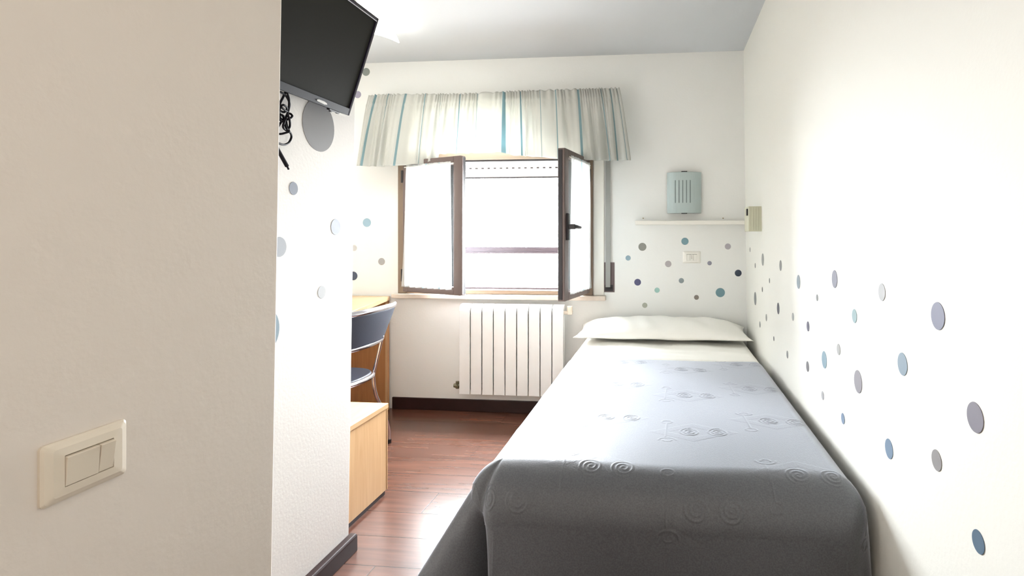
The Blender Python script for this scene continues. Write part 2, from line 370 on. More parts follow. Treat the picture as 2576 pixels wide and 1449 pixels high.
# ------------------------------------------------------------------ valance
YV = 3.60
def valance():
    nx, nz = 520, 46
    top = [(925, 240), (970, 237), (1160, 236), (1300, 229), (1450, 224), (1562, 221)]
    hem = [(893, 417), (960, 420), (1070, 412), (1100, 404), (1112, 388), (1260, 384), (1300, 392), (1410, 400), (1428, 388), (1462, 399), (1492, 405), (1588, 404)]
    tp = [onY(u, v, YV) for u, v in top]; hp = [onY(u, v, YV) for u, v in hem]
    tx = [p.x for p in tp]; tz = [p.z for p in tp]; hx = [p.x for p in hp]; hz = [p.z for p in hp]
    s = np.linspace(0, 1, nx); V = np.zeros((nz, nx, 3)); s2 = s + 0.006*np.sin(s*37) + 0.003*np.sin(s*91+1)
    X0 = tx[0] + (tx[-1]-tx[0])*s2; X1 = hx[0] + (hx[-1]-hx[0])*s2
    Z0 = np.interp(X0, tx, tz); Z1 = np.interp(X1, hx, hz)
    ph = np.cumsum(1 + 0.5*np.sin(s*23) + 0.35*np.sin(s*57+2)); ph = ph/ph[-1]
    for i in range(nz):
        t = i/(nz-1); z = Z0+(Z1-Z0)*t; x = X0+(X1-X0)*(t**0.8)
        x = x + 0.010*np.sin(ph*2*PI*13+1.7)*t
        fine = 0.007*np.sin(ph*2*PI*74)*(1 if t < 0.13 else max(0.25, 1-(t-0.13)*5)) ; big = (0.012*np.sin(ph*2*PI*21+0.8*np.sin(s*17)) + 0.006*np.sin(ph*2*PI*34+2))*min(1, t*1.8)
        if abs(t-0.15) < 0.02: big = big*0.7; fine = fine*0.4
        y = YV + fine + big - 0.012*t
        z = z + (0.004*np.sin(ph*2*PI*58+1) if t == 0 else 0)
        V[i, :, 0] = x; V[i, :, 1] = y; V[i, :, 2] = z
    col = np.zeros((nz-1, nx-1), int); us = [(0.03, 4), (0.085, 2), (0.155, 5), (0.235, 3), (0.31, 2), (0.37, 5), (0.452, 2), (0.54, 5), (0.615, 4), (0.685, 2), (0.745, 3), (0.832, 5), (0.915, 5), (0.958, 3), (0.985, 2)]
    for c, wd in us:
        k = int(c*nx); col[:, k:k+max(1, wd-1)] = 1
    o = gridmesh('valance', V, [M_val, M_val_teal], matidx=col.reshape(-1))
    so = o.modifiers.new('solid', 'SOLIDIFY'); so.thickness = 0.0012
    bm = bmesh.new(); prism(bm, [(tx[0]+0.01, tz[0]-0.012), (tx[-1]-0.01, tz[-1]-0.012), (tx[-1]-0.01, tz[-1]-0.028), (tx[0]+0.01, tz[0]-0.028)], 'y', YV+0.028, YB-0.001)
    fin('light_block_board', bm, M_white, o)  # unseen board added to stop daylight escaping upward behind the valance
    bm = bmesh.new(); zr = tz[0]-0.06
    cyl(bm, (tx[0]-0.0, YV+0.035, zr), (tx[-1], YV+0.035, tz[-1]-0.05), 0.009, 10)
    for x, z in ((tx[0]+0.02, zr), (tx[-1]-0.03, tz[-1]-0.05)): cyl(bm, (x, YV+0.035, z), (x, YB, z), 0.007, 8)
    fin('curtain_rail', bm, M_white, o)
    tag(o, 'gathered pale grey-green valance with teal stripes hanging above the window', 'valance')
valance()

# ------------------------------------------------------------------ radiator
def radiator():
    YF = 3.625; p0 = onY(1155, 765, YF); p1 = onY(1419, 1000, YF); x0, x1, z1, z0 = p0.x, p1.x, p0.z, p1.z
    n = 9; p = (x1-x0)/n
    r = empty('radiator', ((x0+x1)/2, YF+0.05, 0)); loc = Matrix.Translation(r.location).inverted()
    def ad(o): o.parent = r; o.matrix_parent_inverse = loc; return o
    for i in range(n):
        a = x0+i*p; b = a+p-0.006; bm = bmesh.new()
        # front blade with a curved top
        prof = [(YF, z0), (YF, z1-0.045), (YF+0.006, z1-0.022), (YF+0.022, z1-0.006), (YF+0.05, z1), (YF+0.085, z1-0.004), (YF+0.085, z1-0.03), (YF+0.02, z1-0.04), (YF+0.012, z1-0.06), (YF+0.012, z0)]
        prism(bm, prof, 'x', a, b)
        box(bm, a+p*0.36, a+p*0.58, YF+0.012, YF+0.08, z0+0.02, z1-0.03)
        box(bm, a+0.004, b-0.004, YF+0.072, YF+0.082, z0+0.01, z1-0.02)
        ad(fin('section', bm, M_rad, bevel=0.003))
    for z in (z0+0.045, z1-0.055):
        bm = bmesh.new(); cyl(bm, (x0+0.01, YF+0.048, z), (x1-0.01, YF+0.048, z), 0.02, 16)
        ad(fin('manifold', bm, M_rad, smooth=True))
    bm = bmesh.new(); z = z0+0.045
    cyl(bm, (x0+0.01, YF+0.048, z), (x0-0.035, YF+0.048, z), 0.012, 12); cyl(bm, (x0-0.03, YF+0.02, z), (x0-0.03, YB, z), 0.011, 12); cyl(bm, (x0-0.055, YF+0.048, z), (x0-0.03, YF+0.048, z), 0.014, 12)
    cyl(bm, (x0-0.03, YF+0.048, z-0.02), (x0-0.03, YF+0.048, z+0.03), 0.012, 12)
    ad(fin('lockshield_valve', bm, M_brass, bevel=0.002))
    bm = bmesh.new(); z = z1-0.055
    cyl(bm, (x1-0.01, YF+0.048, z), (x1+0.03, YF+0.048, z), 0.012, 12); cyl(bm, (x1+0.03, YF+0.048, z-0.01), (x1+0.03, YF+0.048, z+0.045), 0.018, 14); cyl(bm, (x1+0.03, YF+0.048, z), (x1+0.03, YB, z), 0.009, 12)
    ad(fin('thermostat_valve', bm, M_ivory, bevel=0.002))
    tag(r, 'white aluminium radiator of nine sections under the window sill', 'radiator')
radiator()

# ------------------------------------------------------------------ shutter strap in its wall box
def strap():
    x0 = onY(1520, 700, YB).x; x1 = onY(1546, 700, YB).x; z0 = onY(1530, 735, YB).z; z1 = onY(1530, 660, YB).z
    r = empty('shutter_strap_winder', ((x0+x1)/2, YB, z0)); loc = Matrix.Translation(r.location).inverted()
    def ad(o): o.parent = r; o.matrix_parent_inverse = loc; return o
    bm = bmesh.new(); box(bm, x0, x1, YB-0.004, YB, z0, z1); ad(fin('winder_plate', bm, mat('winder_brown', (98, 84, 84), 0.45), bevel=0.001))
    bm = bmesh.new(); box(bm, x0+0.006, x1-0.010, YB-0.010, YB-0.004, z0+0.008, z0+0.05); cyl(bm, (x0+0.012, YB-0.014, z0+0.03), (x1-0.014, YB-0.014, z0+0.03), 0.006, 10); ad(fin('winder_slot', bm, M_gasket))
    bm = bmesh.new(); xs = onY(1524, 600, YB).x; xe = onY(1536, 600, YB).x
    box(bm, xs, xe, YB-0.017, YB-0.014, z0+0.035, onY(1530, 395, YB).z); ad(fin('strap', bm, M_grey))
    tag(r, 'grey roller shutter strap running into a brown wall box beside the window', 'shutter strap')
strap()

# ------------------------------------------------------------------ wall fan heater / speaker box, shelf, corner box, socket
def wallbox():
    a = onY(1678, 433, YB-0.05); b = onY(1765, 536, YB-0.05); x0, x1, z1, z0 = a.x, b.x, a.z, b.z; yf = YB-0.055
    r = empty('wall_light', ((x0+x1)/2, YB, z0)); loc = Matrix.Translation(r.location).inverted()
    def ad(o): o.parent = r; o.matrix_parent_inverse = loc; return o
    bm = bmesh.new(); n = 16; xm = (x0+x1)/2; hw = (x1-x0)/2
    out = [(xm+hw*math.sin(t), YB-0.012-0.043*math.cos(t)**0.8) for t in [(-PI/2+PI*k/n)*0.999 for k in range(n+1)]]
    out = [(xm+hw*k, YB-0.018-0.037*(1-abs(k)**3)) for k in [(-1+2*i/n) for i in range(n+1)]]
    inn = [(x, y+0.005) for x, y in out][::-1]
    slots = [(-2, ), (-1, ), (0, ), (1, ), (2, )]
    prism(bm, out+inn, 'z', z0, z1); ad(fin('cover', bm, M_fan, bevel=0.003))
    bm = bmesh.new()
    for k in range(5):
        x = xm + (k-2)*hw*0.215 - 0.01; zs = z1-(z1-z0)*0.2; ze = z0+(z1-z0)*0.25
        kk = (x-xm)/hw; y = YB-0.018-0.037*(1-abs(kk)**3); box(bm, x-0.0022, x+0.0022, y-0.0012, y+0.003, ze, zs)
    ad(fin('slots', bm, M_slot))
    bm = bmesh.new(); box(bm, x0+0.02, x1-0.02, YB-0.02, YB, z0+0.02, z1-0.02); ad(fin('back_box', bm, M_white))
    for z in (z0-0.004, z1):
        bm = bmesh.new(); box(bm, xm-0.019, xm+0.019, yf-0.003, yf+0.012, z, z+0.005); ad(fin('clip', bm, M_gasket, bevel=0.001))
    tag(r, 'pale blue curved wall light with five slots above the shelf', 'wall light')
wallbox()
xs0 = onY(1597, 560, YB-0.1).x; zs1 = onY(1700, 555, YB-0.10).z
sf = boxo('shelf', (xs0, XR-0.02, YB-0.10, YB, zs1-0.026, zs1), M_white, bevel=0.003)
tag(sf, 'thin white wall shelf above the bed head, below the pale blue wall light', 'shelf')
for u in (1618, 1819):
    p = onY(u, 549, YB-0.002); bm = bmesh.new(); box(bm, p.x-0.003, p.x+0.003, YB-0.004, YB+0.002, p.z-0.003, p.z+0.003)
    o = fin('fixing_screw', bm, mat('old_brass', (110, 96, 50), 0.4, 0.6)); o.parent = sf
def cornerbox():
    Y0 = 3.14; p = onY(1883, 519, Y0); q = onY(1916, 582, Y0)
    r = empty('bedside_control_box', (XR-0.01, Y0+0.06, q.z)); loc = Matrix.Translation(r.location).inverted()
    def ad(o): o.parent = r; o.matrix_parent_inverse = loc; return o
    bm = bmesh.new(); xr = XR-0.0105
    box(bm, p.x, xr, Y0, Y0+0.15, q.z, p.z); ad(fin('housing', bm, M_beige, bevel=0.003))
    bm = bmesh.new()
    for k in range(4): x = p.x+0.012+k*0.014; box(bm, x, x+0.0015, Y0-0.0012, Y0+0.001, q.z+0.006, p.z-0.006)
    ad(fin('ribs', bm, mat('rib_tone', (184, 184, 158), 0.6)))
    bm = bmesh.new(); box(bm, p.x-0.006, p.x+0.001, Y0+0.02, Y0+0.05, p.z-0.05, p.z-0.012); ad(fin('dark_button', bm, M_gasket, bevel=0.001))
    tag(r, 'ribbed beige box with a dark button fixed to the right wall at the shelf end', 'control box')
cornerbox()
def italian_plate(name, O, ux, n, wd, ht, mp, mr, rockers, label, cat):
    """plate lying on a wall: O centre, ux horizontal unit, n wall normal"""
    ux = Vector(ux); n = Vector(n); uz = Vector((0, 0, 1)); M = Matrix(((ux.x, uz.x, n.x, O[0]), (ux.y, uz.y, n.y, O[1]), (ux.z, uz.z, n.z, O[2]), (0, 0, 0, 1)))
    r = empty(name, (0, 0, 0)); r.matrix_world = Matrix.Translation(O); inv = Matrix.Translation(O).inverted()
    def ad(nm, bm, m, bevel, seg=3):
        for v in bm.verts: v.co = inv @ (M @ v.co)
        return fin(nm, bm, m, r, bevel=bevel, seg=seg)
    # frame: outer rim low, inner rim raised, with window
    iw, ih = wd*0.575, ht*0.52
    bm = bmesh.new()
    def ring(w2, h2, z, rad=0.0, k=1):
        pts = []
        for sx, sy, a0 in ((1, 1, 0), (-1, 1, PI/2), (-1, -1, PI), (1, -1, 3*PI/2)):
            for j in range(5):
                an = a0 + PI/2*j/4; pts.append(((w2/2-rad)*sx+rad*math.cos(an), (h2/2-rad)*sy+rad*math.sin(an), z))
        return [bm.verts.new(p) for p in pts]
    R = [ring(wd, ht, 0.0, 0.006), ring(wd, ht, 0.0035, 0.006), ring(wd-0.006, ht-0.006, 0.0062, 0.005), ring(wd*0.80, ht*0.78, 0.0095, 0.004), ring(iw, ih, 0.0105, 0.001), ring(iw, ih, 0.002, 0.001)]
    for A, B in zip(R[:-1], R[1:]):
        for j in range(20): bm.faces.new((A[j], A[(j+1) % 20], B[(j+1) % 20], B[j]))
    ad('frame_plate', bm, mp, 0)
    bm = bmesh.new(); box(bm, -iw/2+0.0003, iw/2-0.0003, -ih/2+0.0003, ih/2-0.0003, 0.0, 0.005); ad('module_base', bm, M_slotw, 0)
    for nm, a, b, tilt in rockers:
        bm = bmesh.new(); x0 = -iw/2+iw*a+0.0007; x1 = -iw/2+iw*b-0.0007; h = ih/2-0.0008
        vs = box(bm, x0, x1, -h, h, 0.004, 0.0125)
        for v in vs:
            if v.co.z > 0.01: v.co.z += tilt * (v.co.y/h)
            if v.co.z > 0.01 and v.co.y > 0: v.co.y -= 0.002
        ad(nm, bm, mr, 0.0006, 2)
    tag(r, label, cat)
    return r
M_slotw = mat('module_gap', (120, 108, 92), 0.6)
pa = onX(72, 1200, XN); pb = onX(328, 1105, XN)
italian_plate('light_switch', (XN+0.0, (pa.y+pb.y)/2, 0.903), (0, 1, 0), (1, 0, 0), 0.117, 0.082, M_ivory, M_ivory,
    [('rocker', 0.0, 0.67, 0.0015), ('rocker', 0.67, 1.0, 0.0028)], 'ivory wall plate with one wide and one narrow rocker switch on the entry wall', 'light switch')
pc = onY(1740, 647, YB)
so_ = italian_plate('wall_socket', (pc.x, YB, pc.z), (1, 0, 0), (0, -1, 0), 0.118, 0.080, M_white, M_white,
    [('blank_module', 0.0, 0.33, 0.0), ('socket_module', 0.33, 0.66, 0.0), ('blank_module', 0.66, 1.0, 0.0)], 'white three-module wall socket among the dots above the pillow', 'wall socket')
bm = bmesh.new()
for k in (-1, 0, 1): cyl(bm, (0.0, -0.0118, k*0.009), (0.0, -0.0135, k*0.009), 0.0022, 10)
fin('pin_hole', bm, M_gasket, so_)

# ------------------------------------------------------------------ television
def tv():
    X1, Z1, X2, Z2 = -1.150, 1.659, -1.035, 2.010; YE = 1.933; W = 0.625
    up = Vector((X2-X1, 0, Z2-Z1)); H = up.length; up.normalize(); along = Vector((0, -1, 0)); nrm = along.cross(up)   # screen normal
    if nrm.x < 0: nrm = -nrm
    r = empty('television', (X1, YE, Z1)); 
    M = Matrix(((along.x, up.x, nrm.x, 0), (along.y, up.y, nrm.y, 0), (along.z, up.z, nrm.z, 0), (0, 0, 0, 1)))
    def ad(nm, bm, m, bevel=0.0, parent=r, smooth=False):
        for v in bm.verts: v.co = M @ v.co
        return fin(nm, bm, m, parent, bevel=bevel, smooth=smooth)
    # local: x along the width away from far edge, y up, z out of the screen
    bm = bmesh.new(); box(bm, 0.012, W-0.012, 0.024, H-0.012, -0.004, -0.0015); ad('screen', bm, M_screen)
    M_bez = mat('bezel_gloss', (30, 24, 42), 0.18)
    bm = bmesh.new(); 
    box(bm, 0, 0.010, 0, H, -0.03, 0.003); box(bm, W-0.010, W, 0, H, -0.03, 0.003); box(bm, 0.010, W-0.010, H-0.012, H, -0.03, 0.003)
    box(bm, 0.010, W-0.010, H-0.012, H-0.009, 0.003, 0.006)
    bz = ad('bezel', bm, M_bez, 0.0015)
    bm = bmesh.new(); box(bm, 0.010, W-0.010, 0, 0.026, -0.03, 0.003); lb = ad('lower_bezel', bm, mat('lower_bezel_plastic', (34, 34, 40), 0.5, Specular_IOR_Level=0.2), 0.0015)
    bm = bmesh.new(); box(bm, 0.012, W-0.012, H-0.0155, H-0.0115, 0.002, 0.0055); ad('bezel_glint_strip', bm, M_chrome, 0.001)  # bright metal strip put in as the reflection along the glossy bezel
    bm = bmesh.new(); prism(bm, [(0.14, 0.0085), (0.155, 0.006), (0.195, 0.0085), (0.200, 0.0125), (0.19, 0.0155), (0.16, 0.0155), (0.145, 0.013)], 'z', 0.003, 0.0045); ad('logo_badge', bm, mat('badge_white', (250, 250, 250), 0.15, 0.2), 0.0005)
    bm = bmesh.new(); box(bm, 0.055, 0.115, -0.006, 0.0, -0.012, 0.0); box(bm, 0.094, 0.104, -0.010, -0.004, -0.010, -0.002); box(bm, 0.055, 0.066, -0.008, -0.004, -0.010, -0.002); ad('receiver', bm, M_black, 0.001)
    bm = bmesh.new(); box(bm, 0.004, W-0.004, 0.004, H-0.004, -0.045, -0.030); box(bm, 0.14, W-0.14, 0.06, H-0.06, -0.062, -0.045); ad('rear_housing', bm, M_black, 0.004)
    # wall arm
    c = M @ Vector((W/2, H*0.42, -0.055)); wl = Vector((XM - X1, c.y, c.z+0.02))
    bm = bmesh.new(); box(bm, wl.x, wl.x+0.010, c.y-0.06, c.y+0.06, c.z-0.06, c.z+0.10); tube(bm, [wl+Vector((0.004, 0, 0)), c], 0.014, 12); fin('wall_bracket', bm, M_black, r)
    tag(r, 'black flat television tilted down on a wall arm above the dotted partition', 'television')
tv()
def cables():
    def P(u, v, dx=0.0): return onX(u, v, XM+0.022+dx)
    r = empty('television_cable', P(712, 320)); inv = Matrix.Translation(r.location).inverted()
    bm = bmesh.new(); cr = 0.0035
    A = [(690, 236), (703, 231), (718, 240), (727, 255), (728, 268), (722, 280), (708, 270), (700, 268), (703, 277), (715, 282), (722, 272), (712, 264), (704, 272), (702, 290), (712, 303), (724, 300), (735, 293), (730, 286), (722, 288), (716, 305), (708, 304), (702, 298), (706, 290), (718, 296), (722, 318), (727, 330), (722, 333), (705, 337), (694, 334), (686, 328)]
    tube(bm, [p for p in smoothpath([P(u, v, 0.012*math.sin(i*1.3)) for i, (u, v) in enumerate(A)], 6)], cr, 8)
    B = [(720, 228), (712, 245), (704, 262), (703, 285), (712, 292), (716, 310), (722, 325), (731, 335), (733, 345), (727, 358), (715, 364), (700, 360), (688, 352)]
    tube(bm, smoothpath([P(u, v, 0.010*math.cos(i*1.1)) for i, (u, v) in enumerate(B)], 6), cr, 8)
    D = [(722, 232), (727, 250), (726, 275), (718, 300), (712, 318), (721, 328), (729, 318), (728, 300), (722, 284)]
    tube(bm, smoothpath([P(u, v, 0.008+0.008*math.cos(i*1.7)) for i, (u, v) in enumerate(D)], 6), cr, 8)
    E = [(712, 300), (704, 312), (697, 325), (692, 350), (695, 366)]
    tube(bm, smoothpath([P(u, v) for u, v in E], 6), cr, 8)
    for v in bm.verts: v.co = inv @ v.co
    fin('cable_loops', bm, M_cable, r, smooth=True)
    bm = bmesh.new(); tube(bm, [P(693, 360), P(698, 375), P(712, 400), P(722, 418)], [0.006]*4, 10); tube(bm, [P(722, 418), P(726, 426)], 0.003, 8)
    for v in bm.verts: v.co = inv @ v.co
    fin('antenna_plug', bm, M_cable, r)
    tag(r, 'tangled black cable looped below the television on the partition wall', 'cable')
cables()

# ------------------------------------------------------------------ ceiling lamp: a square glass sheet with drooping corners
def ceiling_lamp():
    cx, cy, zc = -1.727, 2.84, ZC
    r = empty('ceiling_lamp', (cx, cy, zc)); n = 40; V = np.zeros((n, n, 3)); h = 0.23
    for i in range(n):
        for j in range(n):
            x = -1+2*i/(n-1); y = -1+2*j/(n-1); rr = math.hypot(x, y)
            z = -0.030 - 0.012*rr**2 - 0.045*(abs(x*y))**2.0
            V[i, j] = (x*h, y*h, z)
    a = math.radians(9); R = np.array([[math.cos(a), -math.sin(a)], [math.sin(a), math.cos(a)]]); V[:, :, :2] = V[:, :, :2] @ R.T
    g = gridmesh('glass_shade', V, M_lamp, r); so = g.modifiers.new('s', 'SOLIDIFY'); so.thickness = 0.004
    bm = bmesh.new(); cyl(bm, (0, 0, -0.03), (0, 0, 0), 0.07, 24); cyl(bm, (0, 0, -0.06), (0, 0, -0.03), 0.012, 16); fin('ceiling_mount', bm, M_white, r)
    bm = bmesh.new(); cyl(bm, (0, 0, -0.068), (0, 0, -0.045), 0.012, 16); fin('glass_nut', bm, M_chrome, r)
    tag(r, 'white glass ceiling lamp with drooping corners beyond the television', 'ceiling lamp')
ceiling_lamp()
# unseen lamp base added behind the camera to go with the fill light
hl = empty('added_hall_lamp', (0, -0.35, ZC)); bm = bmesh.new(); cyl(bm, (0, 0, -0.04), (0, 0, 0), 0.10, 28); fin('fill_lamp_base', bm, M_white, hl)
tag(hl, 'round white lamp base added out of view in the entry hall for the fill light', 'ceiling lamp')

# ------------------------------------------------------------------ desk, low cabinet
def desk():
    zt = 0.794; t = 0.028; pf = onY(983, 745, YB-0.01); fx = pf.x
    r = empty('desk', (-2.1, 3.2, 0)); inv = Matrix.Translation(r.location).inverted()
    def ad(o): o.parent = r; o.matrix_parent_inverse = inv; return o
    bm = bmesh.new(); prism(bm, [(XL+0.005, 2.62), (-1.665, 2.62), (fx, YB-0.018), (XL+0.005, YB-0.018)], 'z', zt-t, zt); ad(fin('desktop', bm, M_beech_top, bevel=0.002))
    bm = bmesh.new(); box(bm, XL+0.01, fx-0.004, YB-0.05, YB-0.022, 0.0, zt-t); ad(fin('end_panel', bm, M_oak, bevel=0.001))
    bm = bmesh.new(); box(bm, fx-0.018, fx-0.004, YB-0.053, YB-0.0505, 0, zt-t); ad(fin('edge_strip', bm, M_beech))
    bm = bmesh.new(); box(bm, XL+0.01, XL+0.03, 2.65, YB-0.055, 0.25, zt-t); ad(fin('back_panel', bm, M_oak))
    bm = bmesh.new(); box(bm, XL+0.01, XL+0.45, 2.64, 2.665, 0.0, zt-t); ad(fin('end_panel', bm, M_oak))
    tag(r, 'light wood desk built in the corner left of the window', 'desk')
desk()
def cabinet():
    z = 0.427; x1 = -1.295; y0, y1 = 2.11, 2.512; x0 = -2.05
    r = empty('low_cabinet', ((x0+x1)/2, (y0+y1)/2, 0)); inv = Matrix.Translation(r.location).inverted()
    def ad(o): o.parent = r; o.matrix_parent_inverse = inv; return o
    bm = bmesh.new(); box(bm, x0, x1, y0, y1+0.0, z-0.022, z); ad(fin('top_board', bm, M_beech_top, bevel=0.0015))
    bm = bmesh.new(); box(bm, x0+0.01, x1-0.006, y0+0.002, y1-0.006, 0.022, z-0.022); ad(fin('body', bm, M_beech, bevel=0.001))
    bm = bmesh.new(); box(bm, x0+0.012, x1-0.012, y0+0.008, y1-0.012, 0.0, 0.022); ad(fin('plinth', bm, M_dark))
    bm = bmesh.new(); box(bm, x1-0.0075, x1-0.003, y1-0.0058, y1-0.0025, 0.022, z-0.022); ad(fin('edge_band', bm, M_beech_top))
    tag(r, 'low beech cabinet on the floor behind the end of the partition', 'cabinet')
cabinet()

# ------------------------------------------------------------------ chair
def chair():
    r = empty('desk_chair', (-1.80, 2.83, 0), 0)
    # local frame: +x = back of the chair (towards the camera side), y = along the window axis
    # backrest: wraps around the sitter, leaning back
    hw = 0.265
    def bp(s, t):      # s -1..1 across, t 0..1 up
        ang = s*1.0; y = hw*math.sin(ang)/math.sin(1.0); x = 0.232 + 0.075*(math.cos(ang)-1)/(1-math.cos(1.0))
        x += 0.075*t
        return Vector((x, y, 0.635+0.185*t + 0.012*math.cos(s*1.5)*t))
    nx, nz = 33, 13; V = np.zeros((nz, nx, 3))
    for i in range(nz):
        t = i/(nz-1)
        for j in range(nx):
            s = -1+2*j/(nx-1)
            cl = 0.14*max(0, abs(2*t-1)-0.35)/0.65
            k = s*(1-cl*abs(2*t-1)); V[i, j] = bp(k, t)
    o = gridmesh('backrest', V, M_vinyl, r); so = o.modifiers.new('s', 'SOLIDIFY'); so.thickness = 0.022; so.offset = 0
    b = [V[0, j] for j in range(0, nx, 2)] + [V[i, -1] for i in range(2, nz-1, 2)] + [V[-1, j] for j in range(nx-1, -1, -2)] + [V[i, 0] for i in range(nz-3, 1, -2)]
    bm = bmesh.new(); tube(bm, smoothpath([tuple(p) for p in b], 4, True), 0.015, 10, True); fin('backrest_frame', bm, M_chrome, r, smooth=True)
    # seat
    bm = bmesh.new(); N = 40; out = []
    for k in range(N):
        a = 2*PI*k/N; c, s = math.cos(a), math.sin(a); e = 2.6
        out.append((0.20*abs(c)**(2/e)*(1 if c > 0 else -1), 0.205*abs(s)**(2/e)*(1 if s > 0 else -1)))
    prism(bm, out, 'z', 0.435, 0.462); fin('seat', bm, M_vinyl, r, bevel=0.008, seg=3)
    bm = bmesh.new(); tube(bm, [(x*1.03, y*1.03, 0.444) for x, y in out], 0.013, 10, True); fin('seat_frame', bm, M_chrome, r, smooth=True)
    for s in (-1, 1):
        pts = [(0.218, s*0.168, 0.655), (0.205, s*0.168, 0.60), (0.170, s*0.170, 0.46), (0.160, s*0.178, 0.40), (0.165, s*0.20, 0.30), (0.185, s*0.262, 0.18), (0.195, s*0.29, 0.08), (0.193, s*0.294, 0.012)]
        bm = bmesh.new(); tube(bm, smoothpath(pts, 5), 0.0095, 10); l = fin('leg', bm, M_chrome, r, smooth=True)
        bm = bmesh.new(); cyl(bm, (0.193, s*0.294, 0.0), (0.193, s*0.294, 0.022), 0.013, 12); fin('rubber_foot', bm, M_black, l)
        pts = [(-0.13, s*0.17, 0.44), (-0.16, s*0.185, 0.34), (-0.20, s*0.20, 0.15), (-0.215, s*0.205, 0.012)]
        bm = bmesh.new(); tube(bm, smoothpath(pts, 5), 0.0095, 10); l = fin('leg', bm, M_chrome, r, smooth=True)
        bm = bmesh.new(); cyl(bm, (-0.215, s*0.205, 0.0), (-0.215, s*0.205, 0.022), 0.013, 12); fin('rubber_foot', bm, M_black, l)
    tag(r, 'chair with chrome tube frame and navy seat and backrest pushed up to the desk', 'chair')
chair()

# ------------------------------------------------------------------ bed
BX0, BX1, BY0, BY1, BZ = -0.515, 0.515, 1.46, 3.70, 0.57
def bed():
    r = empty('single_bed', ((BX0+BX1)/2, 2.6, 0)); inv = Matrix.Translation(r.location).inverted()
    def ad(o): o.parent = r; o.matrix_parent_inverse = inv; return o
    bm = bmesh.new(); box(bm, BX0+0.03, BX1-0.03, BY0+0.05, BY1, 0.33, BZ-0.020); ad(fin('mattress', bm, M_matt, bevel=0.08, seg=4))
    bm = bmesh.new(); box(bm, BX0+0.05, BX1-0.05, BY0+0.07, BY1-0.01, 0.25, 0.33); ad(fin('bed_base', bm, M_oak))
    for x in (BX0+0.08, BX1-0.12):
        for y in (BY0+0.10, BY1-0.08):
            bm = bmesh.new(); box(bm, x, x+0.04, y, y+0.04, 0, 0.25); ad(fin('leg', bm, M_dark))
    tag(r, 'single bed along the right wall, hidden under a grey blanket', 'bed')
bed()

def cover(X, Yc, drops, y_foot=None, z0=BZ, rad=0.055, rf=0.13):
    """cloth over the bed: X, Yc cloth coordinates (arrays); returns world positions and outward normals (approx)"""
    x0, x1 = BX0, BX1
    L = np.maximum(0, (x0+rad)-X); R = np.maximum(0, X-(x1-rad))
    ex = np.maximum(L, R); sx = np.where(L > 0, -1.0, 1.0)
    ey = np.maximum(0, (y_foot+rf)-Yc) if y_foot is not None else np.zeros_like(ex)
    # distance over the edge, and the direction it goes over (0 = side, 1 = foot)
    o = np.maximum(ex, ey)
    th = np.arctan2(ey, np.maximum(ex, 1e-9)); th = np.where(o <= 0, 0, th)
    m = (ex > 0) & (ey > 0)
    # square ring to angle, so the skirt goes round the corner evenly
    q = np.where(ex >= ey, ey/np.maximum(ex, 1e-9)*0.5, 1-ex/np.maximum(ey, 1e-9)*0.5); th = q*PI/2
    th = np.where(ex <= 0, PI/2, th); th = np.where(ey <= 0, 0, th)
    bx = np.clip(X, x0+rad, x1-rad); by = np.maximum(Yc, (y_foot+rf)) if y_foot is not None else Yc
    rad = rad + (rf-rad)*np.sin(th)**2 if y_foot is not None else rad
    arc = rad*PI/2; ph = np.clip(o/rad, 0, PI/2); hor = rad*np.sin(ph); dz = rad*(1-np.cos(ph)); down = np.maximum(0, o-arc)
    return bx, by, sx, th, hor, dz, down, m, o

